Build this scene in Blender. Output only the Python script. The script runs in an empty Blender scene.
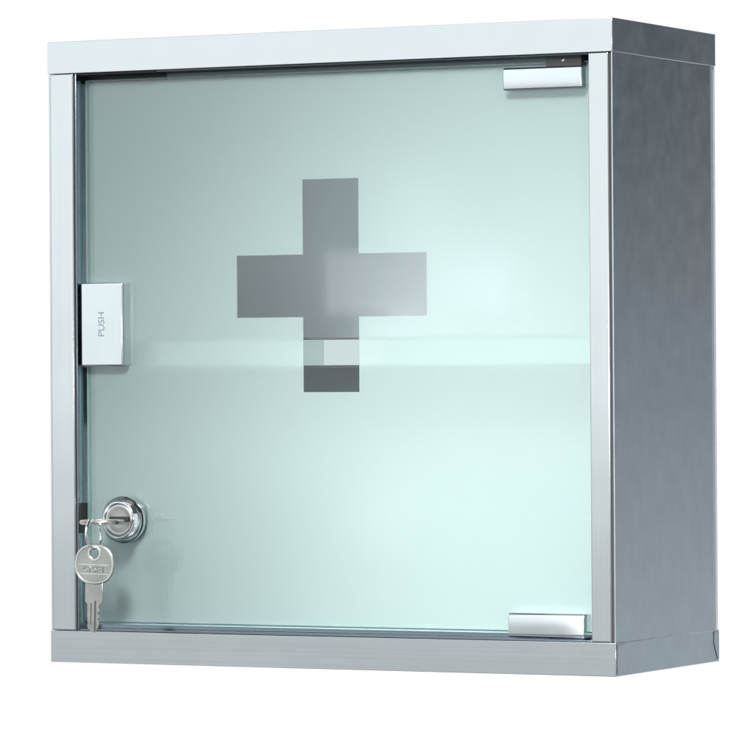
import bpy, bmesh, math, random
from mathutils import Vector, Matrix
random.seed(4)
sc = bpy.context.scene
COL = sc.collection
R = math.radians
W, D, H = 0.2986, 0.1218, 0.300          # cabinet, metres

# ------------------------------------------------------------------ materials
def new_mat(name):
    m = bpy.data.materials.new(name); m.use_nodes = True
    nt = m.node_tree; nt.nodes.clear()
    out = nt.nodes.new('ShaderNodeOutputMaterial')
    return m, nt, out

def N(nt, kind, **kw):
    n = nt.nodes.new(kind)
    for k, v in kw.items():
        if k.startswith('i_'):
            key = k[2:]
            n.inputs[int(key) if key.isdigit() else key.replace('_', ' ')].default_value = v
        else:
            setattr(n, k, v)
    return n

def steel(name, color, rough, stretch=(1, 1, 1), mottling=0.0, bump=0.02, rvar=0.06, metallic=1.0, wave=0.0):
    """Stainless sheet: fine hairline grain in roughness and bump, faint cloudy handling marks."""
    m, nt, out = new_mat(name); L = nt.links.new
    p = N(nt, 'ShaderNodeBsdfPrincipled')
    p.inputs['Metallic'].default_value = metallic
    tc = N(nt, 'ShaderNodeTexCoord')
    mp = N(nt, 'ShaderNodeMapping'); mp.inputs['Scale'].default_value = stretch
    L(tc.outputs['Object'], mp.inputs['Vector'])
    grain = N(nt, 'ShaderNodeTexNoise'); grain.inputs['Scale'].default_value = 60; grain.inputs['Detail'].default_value = 4
    L(mp.outputs[0], grain.inputs['Vector'])
    cloud = N(nt, 'ShaderNodeTexNoise'); cloud.inputs['Scale'].default_value = 70; cloud.inputs['Detail'].default_value = 7
    cloud.inputs['Roughness'].default_value = 0.62
    L(tc.outputs['Object'], cloud.inputs['Vector'])
    mr = N(nt, 'ShaderNodeMapRange'); mr.inputs['From Min'].default_value = .3; mr.inputs['From Max'].default_value = .7
    mr.inputs['To Min'].default_value = max(.02, rough - rvar); mr.inputs['To Max'].default_value = rough + rvar
    L(grain.outputs['Fac'], mr.inputs['Value'])
    mr2 = N(nt, 'ShaderNodeMapRange'); mr2.inputs['From Min'].default_value = .3; mr2.inputs['From Max'].default_value = .72
    mr2.inputs['To Min'].default_value = 1 - mottling; mr2.inputs['To Max'].default_value = 1 + mottling * .8
    L(cloud.outputs['Fac'], mr2.inputs['Value'])
    mul = N(nt, 'ShaderNodeVectorMath', operation='SCALE'); mul.inputs[0].default_value = color
    L(mr2.outputs[0], mul.inputs['Scale'])
    L(mul.outputs[0], p.inputs['Base Color'])
    L(mr.outputs[0], p.inputs['Roughness'])
    prev = None
    if wave:                                   # sheet metal is never quite flat
        wn = N(nt, 'ShaderNodeTexNoise'); wn.inputs['Scale'].default_value = 11; wn.inputs['Detail'].default_value = 1.5
        L(tc.outputs['Object'], wn.inputs['Vector'])
        wb = N(nt, 'ShaderNodeBump'); wb.inputs['Strength'].default_value = 1; wb.inputs['Distance'].default_value = wave
        L(wn.outputs['Fac'], wb.inputs['Height']); prev = wb.outputs[0]; L(prev, p.inputs['Normal'])
    if bump:
        b = N(nt, 'ShaderNodeBump'); b.inputs['Strength'].default_value = bump; b.inputs['Distance'].default_value = .0004
        L(grain.outputs['Fac'], b.inputs['Height']); L(b.outputs[0], p.inputs['Normal'])
        if prev: L(prev, b.inputs['Normal'])
    L(p.outputs[0], out.inputs[0])
    return m

def plain(name, color, rough, metallic=0.0):
    m, nt, out = new_mat(name)
    p = N(nt, 'ShaderNodeBsdfPrincipled')
    p.inputs['Base Color'].default_value = (*color, 1); p.inputs['Roughness'].default_value = rough
    p.inputs['Metallic'].default_value = metallic
    nt.links.new(p.outputs[0], out.inputs[0])
    return m

def pane_glass():
    m, nt, out = new_mat('clear_glass'); L = nt.links.new
    fr = N(nt, 'ShaderNodeFresnel'); fr.inputs['IOR'].default_value = 1.55
    tr = N(nt, 'ShaderNodeBsdfTransparent'); tr.inputs[0].default_value = (.975, .99, .988, 1)
    gl = N(nt, 'ShaderNodeBsdfGlossy'); gl.inputs['Roughness'].default_value = .015
    mx = N(nt, 'ShaderNodeMixShader')
    L(fr.outputs[0], mx.inputs[0]); L(tr.outputs[0], mx.inputs[1]); L(gl.outputs[0], mx.inputs[2])
    L(mx.outputs[0], out.inputs[0])
    return m

def pane_edge():
    m, nt, out = new_mat('glass_edge'); L = nt.links.new
    d = N(nt, 'ShaderNodeBsdfTranslucent'); d.inputs[0].default_value = (.62, .84, .80, 1)
    g = N(nt, 'ShaderNodeBsdfGlossy'); g.inputs['Roughness'].default_value = .15; g.inputs[0].default_value = (.85, 1, .97, 1)
    df = N(nt, 'ShaderNodeBsdfDiffuse'); df.inputs[0].default_value = (.55, .78, .74, 1)
    a = N(nt, 'ShaderNodeMixShader'); a.inputs[0].default_value = .5
    b = N(nt, 'ShaderNodeMixShader'); b.inputs[0].default_value = .3
    L(d.outputs[0], a.inputs[1]); L(df.outputs[0], a.inputs[2])
    L(a.outputs[0], b.inputs[1]); L(g.outputs[0], b.inputs[2]); L(b.outputs[0], out.inputs[0])
    return m

FILM_TINT = (.875, .965, .945)
def frosted():
    """Sand-blasted mint coating: part scattered, part rough see-through so near things show blurred."""
    m, nt, out = new_mat('frosted_mint'); L = nt.links.new
    n = N(nt, 'ShaderNodeTexNoise'); n.inputs['Scale'].default_value = 900; n.inputs['Detail'].default_value = 2
    tc = N(nt, 'ShaderNodeTexCoord'); L(tc.outputs['Object'], n.inputs['Vector'])
    mr = N(nt, 'ShaderNodeMapRange'); mr.inputs['To Min'].default_value = .40; mr.inputs['To Max'].default_value = .50
    L(n.outputs['Fac'], mr.inputs['Value'])
    t = N(nt, 'ShaderNodeBsdfTranslucent'); t.inputs[0].default_value = (*FILM_TINT, 1)
    d = N(nt, 'ShaderNodeBsdfDiffuse'); d.inputs[0].default_value = (.745, .87, .85, 1)
    r = N(nt, 'ShaderNodeBsdfRefraction'); r.inputs[0].default_value = (.96, .995, .99, 1); r.inputs['IOR'].default_value = 1.35
    L(mr.outputs[0], r.inputs['Roughness'])
    a = N(nt, 'ShaderNodeMixShader'); a.inputs[0].default_value = .62
    b = N(nt, 'ShaderNodeMixShader'); b.inputs[0].default_value = .58
    L(t.outputs[0], a.inputs[1]); L(d.outputs[0], a.inputs[2])
    L(a.outputs[0], b.inputs[1]); L(r.outputs[0], b.inputs[2]); L(b.outputs[0], out.inputs[0])
    return m

STEEL = (.63, .645, .655)
M = dict(
    frame_v=steel('brushed_steel_upright', STEEL, .14, (14, 14, .12), .014, .014, .02, wave=.0004),
    frame_h=steel('brushed_steel_lengthwise', STEEL, .14, (.12, 14, 14), .014, .012, .015, wave=.0004),
    side=steel('satin_steel_side', (.62, .645, .665), .22, (1.6, 1.6, 1.6), .06, .010, .03, wave=.00035),
    inner=steel('steel_interior', (.68, .68, .72), .46, (14, 14, .1), .01, .0, .02),
    shelf=steel('polished_shelf', (.56, .575, .575), .06, (.3, 8, 8), .01, .0, .02),
    chrome=steel('chrome', (.80, .82, .835), .06, (1, 1, 1), .0, .0, .02),
    jamb=steel('shaded_jamb', (.37, .42, .47), .16, (14, 14, .1), .02, .0, .02),  # steel darkened in colour to stand for the jamb's dark reflections
    under_shelf_shade=steel('shelf_shade_strip', (.085, .125, .14), .32, (1, 1, 1), .02, .0, .02),
    jamb_low=steel('shaded_bottom_rail', (.26, .30, .345), .14, (.1, 14, 14), .02, .0, .02),  # dark reflections of the bottom strip put into the steel colour
    gap_shade=steel('top_gap_shade', (.10, .12, .125), .3, (1, 1, 1), .02, .0, .02),
    satin_chrome=steel('satin_chrome', (.70, .73, .745), .18, (1, 1, 1), .02, .0, .03),
    plug=steel('turned_plug', (.55, .55, .55), .24, (1, 1, 1), .03, .02),
    nickel=steel('nickel_key', (.43, .43, .40), .28, (3, 3, 3), .2, .06),
    letter_shade=plain('push_letter_shade', (.27, .31, .38), .35, .9),
    rim=steel('bright_nickel_rim', (.74, .74, .70), .2, (3, 3, 3), .1, .03),  # brighter nickel for the raised rims
    dull=steel('dull_nickel', (.28, .275, .25), .4, (1, 1, 1), .2, .03),
    groove=plain('key_groove', (.10, .095, .08), .4, .7),
    black=plain('matte_black', (.012, .013, .014), .6),
    slot=plain('dark_slot', (.01, .01, .012), .4),
    glass=pane_glass(), edge=pane_edge(), film=frosted(),
)

# ------------------------------------------------------------------ mesh helpers
def box(bm, x0, x1, y0, y1, z0, z1, bev=0.0, seg=2, mi=0):
    g = bmesh.ops.create_cube(bm, size=1)
    vs = g['verts']
    for v in vs:
        v.co = Vector(((x0 + x1) / 2 + v.co.x * (x1 - x0), (y0 + y1) / 2 + v.co.y * (y1 - y0), (z0 + z1) / 2 + v.co.z * (z1 - z0)))
    fs = {f for v in vs for f in v.link_faces}
    for f in fs: f.material_index = mi
    if bev:
        es = list({e for v in vs for e in v.link_edges})
        r = bmesh.ops.bevel(bm, geom=es, offset=bev, segments=seg, affect='EDGES', profile=.5)
        for f in r['faces']:
            f.material_index = mi
            f.smooth = True
    return fs

def prism(bm, outer, holes, depth, to3d, bev=0.0, seg=2, mi=0):
    """Flat outline (with holes) thickened by depth; to3d(u, v, w) gives the place."""
    edges = []
    for loop in [outer] + list(holes):
        vs = [bm.verts.new((u, v, 0)) for u, v in loop]
        edges += [bm.edges.new((vs[i], vs[(i + 1) % len(vs)])) for i in range(len(vs))]
    r = bmesh.ops.triangle_fill(bm, use_beauty=True, edges=edges, normal=(0, 0, 1))
    faces = [f for f in r['geom'] if isinstance(f, bmesh.types.BMFace)]
    ext = bmesh.ops.extrude_face_region(bm, geom=faces)
    nv = [v for v in ext['geom'] if isinstance(v, bmesh.types.BMVert)]
    for v in nv: v.co.z += depth
    allv = set(nv) | {v for f in faces for v in f.verts}
    allf = {f for v in allv for f in v.link_faces}
    bmesh.ops.recalc_face_normals(bm, faces=list(allf))
    for f in allf: f.material_index = mi
    if bev:
        nvs = set(nv)
        es = [e for e in {e for v in allv for e in v.link_edges}
              if len(e.link_faces) == 2 and e.calc_face_angle(0) > .9
              and ((e.verts[0] in nvs) == (e.verts[1] in nvs))]
        rb = bmesh.ops.bevel(bm, geom=es, offset=bev, segments=seg, affect='EDGES', profile=.5)
        for f in rb['faces']: f.smooth = True; f.material_index = mi
        allv |= set(rb['verts'])
    allv = {v for v in allv if v.is_valid}
    for v in allv: v.co = Vector(to3d(*v.co))
    allf = list({f for v in allv for f in v.link_faces})
    bmesh.ops.recalc_face_normals(bm, faces=allf)
    return allf

def lathe(bm, prof, cx, cz, seg=64, mi=0, mat_of=None):
    """Turned about an axis along Y through (cx, cz); prof = [(y, r), ...]"""
    rings = []
    for y, r in prof:
        if r < 1e-7: rings.append([bm.verts.new((cx, y, cz))])
        else: rings.append([bm.verts.new((cx + r * math.cos(2 * math.pi * k / seg), y, cz + r * math.sin(2 * math.pi * k / seg))) for k in range(seg)])
    fs = []
    for i in range(len(rings) - 1):
        a, b = rings[i], rings[i + 1]
        for k in range(seg):
            k2 = (k + 1) % seg
            vs = [a[0], b[k], b[k2]] if len(a) == 1 else ([a[k], b[0], a[k2]] if len(b) == 1 else [a[k], b[k], b[k2], a[k2]])
            f = bm.faces.new(vs); f.material_index = mat_of[i] if mat_of else mi; fs.append(f); f.smooth = True
    bmesh.ops.recalc_face_normals(bm, faces=fs)
    return fs

def torus(bm, c, Rm, r, ax, up, n=72, k=14, mi=0):
    c = Vector(c); ax = Vector(ax).normalized(); up = Vector(up).normalized(); sd = ax.cross(up)
    rings = []
    for i in range(n):
        a = 2 * math.pi * i / n; d = up * math.cos(a) + sd * math.sin(a)
        rings.append([bm.verts.new(c + d * (Rm + r * math.cos(2 * math.pi * j / k)) + ax * r * math.sin(2 * math.pi * j / k)) for j in range(k)])
    fs = []
    for i in range(n):
        for j in range(k):
            f = bm.faces.new([rings[i][j], rings[(i + 1) % n][j], rings[(i + 1) % n][(j + 1) % k], rings[i][(j + 1) % k]])
            f.smooth = True; f.material_index = mi; fs.append(f)
    bmesh.ops.recalc_face_normals(bm, faces=fs)

def letters(bm, text, size, depth, to3d, mi=0, squeeze=1.0, bold=0.0):
    cu = bpy.data.curves.new('lettering', 'FONT'); cu.body = text; cu.size = size
    cu.align_x = 'CENTER'; cu.align_y = 'CENTER'; cu.extrude = depth / 2; cu.offset = bold
    ob = bpy.data.objects.new('lettering', cu); COL.objects.link(ob)
    bpy.context.view_layer.update()
    dg = bpy.context.evaluated_depsgraph_get()
    me = bpy.data.meshes.new_from_object(ob.evaluated_get(dg))
    bpy.data.objects.remove(ob); bpy.data.curves.remove(cu)
    t = bmesh.new(); t.from_mesh(me)
    for v in t.verts: v.co = Vector(to3d(v.co.x * squeeze, v.co.y, v.co.z))
    for f in t.faces: f.material_index = mi
    bmesh.ops.recalc_face_normals(t, faces=t.faces[:])
    t.to_mesh(me); t.free()
    bm.from_mesh(me); bpy.data.meshes.remove(me)

def obj(name, bm, mats, parent=None, origin=(0, 0, 0)):
    """Link the mesh (written in world coordinates) as ONE object under its parent."""
    me = bpy.data.meshes.new(name)
    o3 = Vector(origin)
    for v in bm.verts: v.co -= o3
    bm.to_mesh(me); bm.free()
    for m in (mats if isinstance(mats, (list, tuple)) else [mats]): me.materials.append(m)
    o = bpy.data.objects.new(name, me); COL.objects.link(o)
    par = Vector((0, 0, 0)); p = parent
    while p is not None: par += p.location; p = p.parent
    o.parent = parent
    o.location = o3 - par
    return o

def B(): return bmesh.new()

# ------------------------------------------------------------------ the cabinet
cab = bpy.data.objects.new('medicine_cabinet', None); COL.objects.link(cab)
cab.location = (W / 2, D / 2, 0); cab.empty_display_size = .05
cab['label'] = 'square stainless steel medicine cabinet with a frosted glass door bearing a clear cross'
cab['category'] = 'medicine cabinet'

ZB, ZT = .0153, .2845      # cap seams
IN = .0004                 # uprights sit back this much behind the caps
def side_ends(bm):
    for f in bm.faces:
        if abs(f.normal.x) > .9: f.material_index = 1
bm = B(); box(bm, 0, W, 0, D, ZT, H, .00022, 2); bm.normal_update(); side_ends(bm)
obj('top_cap', bm, [M['frame_h'], M['side']], cab, (W/2, D/2, ZT))
bm = B(); box(bm, 0, W, 0, D, 0, ZB, .00022, 2); bm.normal_update(); side_ends(bm)
bc = obj('bottom_cap', bm, [M['frame_h'], M['side']], cab, (W/2, D/2, 0))
def fold_tab(pts, t=.00042):
    bm = B(); prism(bm, pts, [], t, lambda u, v, w: (W + w, u, v), .00025, 1)
    return obj('fold_tab', bm, M['side'], bc, (W, pts[0][0], 0))
fold_tab([(.0007, .0008), (.0008, .0146), (.0122, .0146), (.0122, .0088), (.0022, .0008)])
fold_tab([(.1211, .0012), (.1211, .0146), (.1150, .0146), (.1150, .0090), (.1195, .0012)])

# side panels (outer skin) and the back's wrapped flange
bm = B(); box(bm, IN, IN + .0009, .0004, .1160, ZB + .0001, ZT - .0001); obj('side_panel', bm, M['side'], cab, (IN, D/2, ZB))
bm = B(); box(bm, W - IN - .0005, W - IN, .0006, .1160, ZB + .0001, ZT - .0001); obj('side_panel', bm, M['side'], cab, (W - IN, D/2, ZB))
bm = B()
box(bm, IN, W - IN, D - .0014, D - .0005, ZB + .0001, ZT - .0001)
box(bm, W - IN - .0012, W - IN - .0002, .1164, D - .0015, ZB + .0001, ZT - .0001)
box(bm, IN + .0002, IN + .0012, .1164, D - .0015, ZB + .0001, ZT - .0001)
obj('back_panel', bm, M['inner'], cab, (W/2, D, ZB))

# front uprights: a face strip, a dark joint, then the folded-in jamb
OL, OR = .0152, .2860
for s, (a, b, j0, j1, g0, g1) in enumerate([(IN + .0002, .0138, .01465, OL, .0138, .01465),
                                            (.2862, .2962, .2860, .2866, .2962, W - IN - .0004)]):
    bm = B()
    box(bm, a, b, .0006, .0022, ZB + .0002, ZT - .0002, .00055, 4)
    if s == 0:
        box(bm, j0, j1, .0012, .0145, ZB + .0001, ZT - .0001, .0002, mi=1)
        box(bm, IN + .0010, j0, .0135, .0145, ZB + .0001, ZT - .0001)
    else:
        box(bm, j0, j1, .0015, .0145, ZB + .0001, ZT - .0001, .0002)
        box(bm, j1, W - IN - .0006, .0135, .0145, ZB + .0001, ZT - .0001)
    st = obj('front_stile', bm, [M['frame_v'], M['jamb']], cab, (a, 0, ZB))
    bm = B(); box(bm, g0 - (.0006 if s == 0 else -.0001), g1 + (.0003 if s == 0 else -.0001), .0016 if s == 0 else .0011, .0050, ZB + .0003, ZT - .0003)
    obj('joint_shade', bm, M['black'], st, (g0, .004, ZB))  # black strip added to stand for the shade in the open joint
    if s == 0:
        bm = B(); box(bm, OL + .00002, OL + .0005, .0020, .0120, .0625, .0770, .0002)
        obj('latch_slot', bm, M['slot'], st, (OL, .007, .0625))

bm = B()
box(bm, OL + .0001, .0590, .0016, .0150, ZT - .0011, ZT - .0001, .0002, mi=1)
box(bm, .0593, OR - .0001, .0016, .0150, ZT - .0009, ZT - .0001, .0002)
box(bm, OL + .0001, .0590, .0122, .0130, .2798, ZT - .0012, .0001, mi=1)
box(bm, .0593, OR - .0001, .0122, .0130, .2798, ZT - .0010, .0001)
obj('top_rail', bm, [M['gap_shade'], M['slot']], cab, (W/2, .008, ZT))  # dark strips added to stand for shade in the gap above the pane
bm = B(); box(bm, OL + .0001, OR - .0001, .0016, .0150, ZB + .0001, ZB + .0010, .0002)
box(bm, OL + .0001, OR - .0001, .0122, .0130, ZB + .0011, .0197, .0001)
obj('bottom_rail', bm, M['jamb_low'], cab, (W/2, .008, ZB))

# shelf with its turned-down polished lip
SY, SZ0, SZ1 = .0203, .1424, .1556
bm = B()
box(bm, .0026, W - .0026, SY + .0009, D - .0022, SZ1 - .0009, SZ1, .0002)
box(bm, .0026, W - .0026, SY, SY + .0008, SZ0, SZ1 - .0006, .00025)
box(bm, .0026, W - .0026, SY - .0001, SY + .0009, SZ1 - .0006, SZ1 + .0001, .0001, mi=1)
box(bm, .0026, W - .0026, SY + .0009, SY + .0090, SZ0, SZ0 + .0008, .0002)
box(bm, .0026, W - .0026, SY - .0002, SY + .0006, SZ0 - .0011, SZ0 - .0001, .0001, mi=3)
box(bm, .0026, W - .0026, D - .0100, D - .0092, .1130, SZ1 - .0010, .0002, mi=2)  # dark strip added to stand for the shade under the shelf
obj('shelf', bm, [M['shelf'], M['groove'], M['under_shelf_shade'], M['slot']], cab, (W/2, D/2, SZ1))

# ------------------------------------------------------------------ the door
PX0, PX1, PZ0, PZ1, PY0, PY1 = .0168, .2845, .0184, .2813, .0070, .0098
bm = B()
fs = box(bm, PX0, PX1, PY0, PY1, PZ0, PZ1)
for f in fs:
    if abs(f.normal.y) < .5: f.material_index = 1
r = bmesh.ops.bevel(bm, geom=list(bm.edges), offset=.0005, segments=1, affect='EDGES')
for f in r['faces']: f.material_index = 1
door = obj('door', bm, [M['glass'], M['edge']], cab, (PX1, PY0, PZ0))

CX, CZ, CR, CB = .1486, .1803, .0503, .0148
cross = [(-CB, -CR), (CB, -CR), (CB, -CB), (CR, -CB), (CR, CB), (CB, CB), (CB, CR), (-CB, CR), (-CB, CB), (-CR, CB), (-CR, -CB), (-CB, -CB)]
cross = [(CX + u, CZ + v) for u, v in cross]
rect = [(PX0 + .0006, PZ0 + .0012), (PX1 - .0012, PZ0 + .0012), (PX1 - .0012, PZ1 - .0012), (PX0 + .0006, PZ1 - .0012)]
bm = B(); prism(bm, rect, [cross], .0003, lambda u, v, w: (u, PY1 + .00015 + w, v))
obj('frosted_coating', bm, M['film'], door, (CX, PY1, CZ))

# push handle clipped over the door's free edge
bm = B()
box(bm, .0161, .0396, .0029, .0140, .1429, .1832, .0009, 4)
letters(bm, 'PUSH', .0050, .00010, lambda u, v, w: (.0279 - v + .00022, .0029 - .00004 + w, .1632 + u - .00012), 2, 1.02, .00004)  # offset bright copy paints the highlight along the strokes
letters(bm, 'PUSH', .0050, .00012, lambda u, v, w: (.0279 - v, .0029 - .00005 + w, .1632 + u), 1, 1.02, .00004)  # dark letters, slightly proud, paint the shade of engraved strokes
obj('handle', bm, [M['satin_chrome'], M['letter_shade'], M['chrome']], door, (.0279, .007, .163))

def hinge(x0, x1, z0, z1, up):
    bm = B()
    n = 12; h = z1 - z0
    prof = [(z0 + h * i / n, .0029 - .0002 * (1 - (2 * i / n - 1) ** 2) + (.0007 if i in (0, n) else 0)) for i in range(n + 1)]
    prof = [(z0, .0138)] + prof + [(z1, .0138)]
    for f in prism(bm, prof, [], x1 - x0, lambda u, v, w: (x0 + w, v, u), .0004, 3):
        if abs(f.normal.x) < .5: f.smooth = f.normal.y < -.5
    zz = (z1, ZT - .0003) if up else (ZB + .0012, z0 + .0004)
    box(bm, x1 - .0185, x1 - .0008, .0042, .0120, zz[0] - .0002, zz[1] , .0003, mi=1)
    cz = (zz[0] + zz[1]) / 2
    if up: lathe(bm, [(.0041, 0), (.0041, .0007), (.0044, .0008)], x1 - .0100, cz, 16, mi=0)
    obj('hinge', bm, [M['satin_chrome'], M['black']], door, (x1, .008, z0))
hinge(.2422, .2820, .2686, .2790, True)
hinge(.2432, .2815, .0168, .0279, False)

# cam lock
LX, LZ = .0380, .0690
bm = B()
lathe(bm, [(PY0 - .00005, .0113), (.0064, .0114), (.0040, .0113), (.0033, .0111), (.0004, .0090), (.0001, .0087), (.0000, .0084), (.0001, .0081), (.0008, .0079), (.0024, .0078)], LX, LZ, 72)
lathe(bm, [(PY1 + .0006, .0105), (.0140, .0105), (.0143, .0080), (.0320, .0078), (.0322, .0)], LX, LZ, 40)
lk = obj('lock_rosette', bm, M['chrome'], door, (LX, PY0, LZ))
bm = B()
lathe(bm, [(.0022, .00775), (.0010, .0077), (.0005, .0070), (.0009, .0060), (.0013, .0035), (.0013, 0)], LX, LZ, 56)
box(bm, LX - .0052, LX + .0052, .0002, .0010, LZ - .0006, LZ + .0016, .0002, mi=1)
obj('lock_plug', bm, [M['plug'], M['slot']], door, (LX, .001, LZ))

# ------------------------------------------------------------------ keys and ring
def key_at(loc, rot, label):
    r = bpy.data.objects.new('key', None); COL.objects.link(r); r.empty_display_size = .01
    r.location = loc; r.rotation_euler = rot
    r['label'] = label; r['category'] = 'key'; r['group'] = 'pair of cabinet keys'
    return r
T = .0015
def bow_outline():
    pts = []
    n = 72; cx, cz, a, b = 0, -.0052, .0104, .0096
    for i in range(n):
        t = 2 * math.pi * i / n
        e = .86
        u = a * math.copysign(abs(math.cos(t)) ** e, math.cos(t)); v = b * math.copysign(abs(math.sin(t)) ** e, math.sin(t))
        pts.append((cx + u, cz + v))
    return [p for p in pts]
def circ(cx, cz, rx, rz, n=28): return [(cx + rx * math.cos(2 * math.pi * i / n), cz + rz * math.sin(2 * math.pi * i / n)) for i in range(n)]
k1 = key_at((LX + .0014, -.0245, .0540), (0, R(1.5), R(4)), 'flat nickel key hanging blade down from the ring below the lock')
to = lambda u, v, w: (u, -T/2 + w, v)
bm = B()
prism(bm, bow_outline(), [circ(0, 0, .0023, .0024)], T, to, .0004, 2)
# raised rim round the bow and the hole, on both faces
out_ = bow_outline(); cxy = (0, -.0052)
inn = [(cxy[0] + (u - cxy[0]) * .885, cxy[1] + (v - cxy[1]) * .885) for u, v in out_]
out2 = [(cxy[0] + (u - cxy[0]) * .965, cxy[1] + (v - cxy[1]) * .965) for u, v in out_]
for f0 in (-T/2 - .0003, T/2 - .0001):
    prism(bm, out2, [inn], .0004, lambda u, v, w: (u, f0 + w, v), .00015, 1, 2)
    prism(bm, circ(0, 0, .0035, .0036), [circ(0, 0, .0025, .0026)], .0004, lambda u, v, w: (u, f0 + w, v), .00012, 1, 2)
    box(bm, -.0080, .0080, f0 + .0001, f0 + .0003, -.0100, -.0096, mi=2)
    box(bm, -.0080, .0080, f0 + .0001, f0 + .0003, -.0056, -.0052, mi=2)
letters(bm, 'CI SET', .0040, .0003, lambda u, v, w: (u, -T/2 - .00012 + w, v - .0078), 1, 1.05, .00006)
me_bow = obj('bow', bm, [M['nickel'], M['dull'], M['rim']], None)
bm = B()
L_ = [(-.0046, -.0138), (.0046, -.0138), (.0046, -.0232), (.0036, -.0238)]
z = -.0240
cuts = [.0034, .0026, .0031, .0022, .0030, .0024, .0031, .0026]
for i, c in enumerate(cuts):
    L_ += [(c, z), (c, z - .0007)]; z -= .0015
L_ += [(.0018, -.0368), (.0002, -.0376), (-.0014, -.0372), (-.0030, -.0356), (-.0034, -.0345), (-.0028, -.0335), (-.0033, -.0325), (-.0034, -.0240), (-.0046, -.0232)]
prism(bm, L_[::-1], [], T - .0004, lambda u, v, w: (u, -T/2 + .0002 + w, v), .0002, 1)
for f0 in (-T/2 + .00012, T/2 - .0003):
    box(bm, .0004, .0013, f0, f0 + .0002, -.0368, -.0225, mi=1)
    box(bm, -.0016, -.0011, f0, f0 + .0002, -.0340, -.0235, mi=1)
me_blade = obj('blade', bm, [M['nickel'], M['groove']], None)
for o in (me_bow, me_blade): o.parent = k1
k2 = key_at((LX, -.0208, LZ - .0004), (R(90), 0, 0), 'nickel key stuck into the round lock, its flat bow seen edge on')
for ch in (me_bow, me_blade):
    c = ch.copy(); COL.objects.link(c); c.parent = k2

bm = B(); torus(bm, (0, 0, 0), .0068, .00065, (1, 0, .0), (0, 0, 1))
ring = obj('key_ring', bm, M['chrome'])
ring.location = (LX + .0007, -.0245, .0630)
ring.rotation_euler = (0, R(-6), 0)
ring['label'] = 'small shiny wire ring joining the hanging key to the key in the lock'
ring['category'] = 'key ring'

# ------------------------------------------------------------------ camera
cam_d = bpy.data.cameras.new('camera'); cam = bpy.data.objects.new('camera', cam_d); COL.objects.link(cam)
cam.location = (1.14335457, -1.91191714, .138084201)
cam.rotation_euler = (R(90.1265933), R(.35379075), R(26.80863615))
cam_d.sensor_fit = 'HORIZONTAL'; cam_d.sensor_width = 36; cam_d.lens = 36 * 4592.144 / 752
cam_d.clip_start = .05; cam_d.clip_end = 200
sc.camera = cam

# ------------------------------------------------------------------ studio light
w = bpy.data.worlds.new('World'); sc.world = w; w.use_nodes = True
nt = w.node_tree; nt.nodes.clear(); L = nt.links.new
wo = N(nt, 'ShaderNodeOutputWorld'); bg = N(nt, 'ShaderNodeBackground'); L(bg.outputs[0], wo.inputs[0])
tc = N(nt, 'ShaderNodeTexCoord'); sx = N(nt, 'ShaderNodeSeparateXYZ'); L(tc.outputs['Generated'], sx.inputs[0])
def math2(op, a, b=None):
    n = N(nt, 'ShaderNodeMath', operation=op)
    for i, v in enumerate((a, b)):
        if v is None: continue
        if isinstance(v, (int, float)): n.inputs[i].default_value = v
        else: L(v, n.inputs[i])
    return n.outputs[0]
DEG = 180 / math.pi
az = math2('MULTIPLY', math2('ARCTAN2', sx.outputs['X'], sx.outputs['Y']), DEG)     # 0 = behind the cabinet, + to the right
el = math2('MULTIPLY', math2('ARCSINE', sx.outputs['Z']), DEG)
def ramp(x, a, b, lo=0., hi=1., smooth=True):
    n = N(nt, 'ShaderNodeMapRange'); n.interpolation_type = 'SMOOTHSTEP' if smooth else 'LINEAR'
    n.inputs['From Min'].default_value = a; n.inputs['From Max'].default_value = b
    n.inputs['To Min'].default_value = lo; n.inputs['To Max'].default_value = hi
    L(x, n.inputs['Value']); return n.outputs[0]
mul = lambda *v: v[0] if len(v) == 1 else math2('MULTIPLY', v[0], mul(*v[1:]))
def window(x, a, b, s):                      # soft-edged 0..1 window
    return mul(ramp(x, a - s, a + s), ramp(x, b - s, b + s, 1., 0.))
layers = []
def layer(mask, val, col):
    layers.append((mask, val, col))
def comb(mask, val, prev, col):
    e = N(nt, 'ShaderNodeVectorMath', operation='SCALE'); e.inputs[0].default_value = col
    if isinstance(val, (int, float)): e.inputs['Scale'].default_value = val
    else: L(val, e.inputs['Scale'])
    mx = N(nt, 'ShaderNodeMix', data_type='VECTOR'); mx.factor_mode = 'UNIFORM'
    L(mask, mx.inputs['Factor'])
    if prev is None: mx.inputs[4].default_value = (.13, .15, .16)
    else: L(prev, mx.inputs[4])
    L(e.outputs[0], mx.inputs[5])
    return mx.outputs[1]
cool = (.93, 1.0, 1.05); neutral = (1, 1, 1)
cur = None
# unseen dim zone shaped for the side panel's reflection, paler lower down
cur = comb(window(az, 8, 120, 5), ramp(el, -4.5, 3.5, .56, .10, False), cur, (.87, 1.0, 1.10))
# white paper sweep behind the cabinet
cur = comb(mul(window(az, -118, 11, 5), window(el, -55, 50, 8)), 1.06, cur, neutral)
# big soft box front left
cur = comb(mul(window(az, -185, -126, 5), ramp(el, -40, -20), ramp(el, 54, 66, 1., 0.)), mul(ramp(el, -2.7, -.3, .62, 1.34), ramp(el, -22, -6, .45, 1.)), cur, (.925, 1.0, 1.02))
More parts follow.
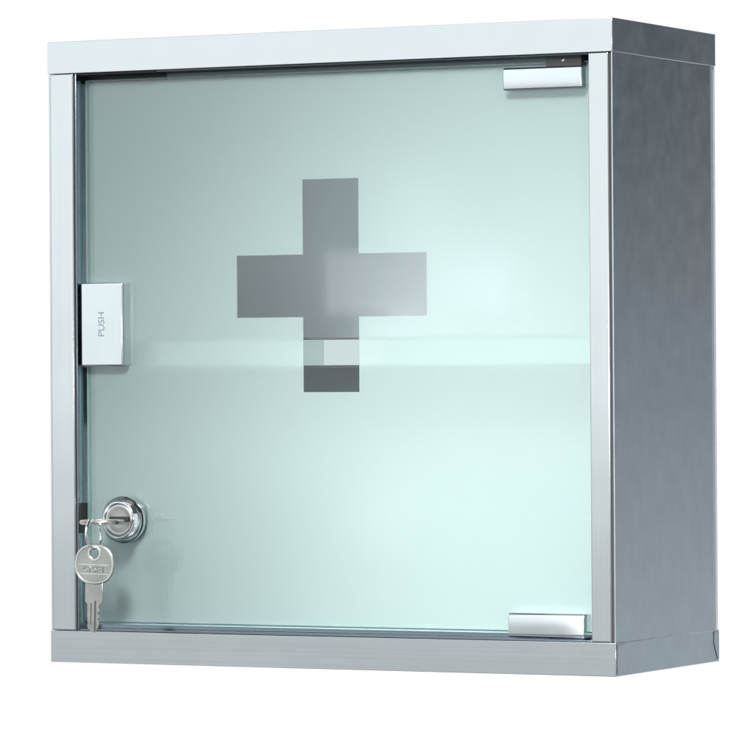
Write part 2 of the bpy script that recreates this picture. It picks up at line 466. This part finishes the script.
# three bright patches added for highlights on the lock (outside every flat face's reflection)
cur = comb(mul(window(az, 74, 91, 1.5), window(el, -26, 24, 3)), 1.0, cur, (.92, 1, 1))
cur = comb(mul(window(az, 96, 126, 1.5), window(el, -32, 26, 3)), .9, cur, (.92, 1, 1))
cur = comb(mul(window(az, 30, 130, 4), window(el, -76, -56, 3)), .9, cur, (.95, 1, 1))
# narrow bright strip added front right for chrome highlights, and a soft top light
cur = comb(mul(window(az, 138, 150, 2), window(el, -12, 40, 3)), 1.1, cur, neutral)
cur = comb(ramp(el, 62, 74), .8, cur, neutral)
L(cur, bg.inputs['Color']); bg.inputs['Strength'].default_value = 1.0

def area(name, loc, aim, size, watts, col=(1, 1, 1)):
    ld = bpy.data.lights.new(name, 'AREA'); ld.shape = 'SQUARE'; ld.size = size; ld.energy = watts; ld.color = col
    o = bpy.data.objects.new(name, ld); COL.objects.link(o)
    o.location = loc; o.rotation_euler = (Vector(aim) - Vector(loc)).to_track_quat('-Z', 'Y').to_euler()
    return o
def spot(name, loc, aim, radius, watts, cone, blend, col=(1, 1, 1)):
    ld = bpy.data.lights.new(name, 'SPOT'); ld.energy = watts; ld.color = col; ld.shadow_soft_size = radius
    ld.spot_size = R(cone); ld.spot_blend = blend
    o = bpy.data.objects.new(name, ld); COL.objects.link(o)
    o.location = loc; o.rotation_euler = (Vector(aim) - Vector(loc)).to_track_quat('-Z', 'Y').to_euler()
    return o
spot('front_lamp', (.28, -1.6, .11), (.265, 0, .085), .08, 66, 18, 1.0, (1, 1, 1))
area('overhead_lamp', (.50, -.90, 1.0), (.17, 0, .14), .5, 26, (.98, 1, 1))
spot('low_right_fill', (.45, -1.1, .75), (.198, 0, .008), .16, 196, 20.5, 1.0, (1, 1, 1))  # fill added from above to brighten the lower right of the door

# ------------------------------------------------------------------ render settings
sc.render.engine = 'CYCLES'
c = sc.cycles
c.max_bounces = 20; c.diffuse_bounces = 6; c.glossy_bounces = 10; c.transmission_bounces = 12; c.transparent_max_bounces = 24
c.use_denoising = True; c.caustics_reflective = True; c.caustics_refractive = True; c.blur_glossy = .3
c.sample_clamp_indirect = 8
vs = sc.view_settings
sc.display_settings.display_device = 'sRGB'
vs.view_transform = 'Standard'; vs.look = 'None'; vs.exposure = 0; vs.gamma = 1; vs.use_curve_mapping = False
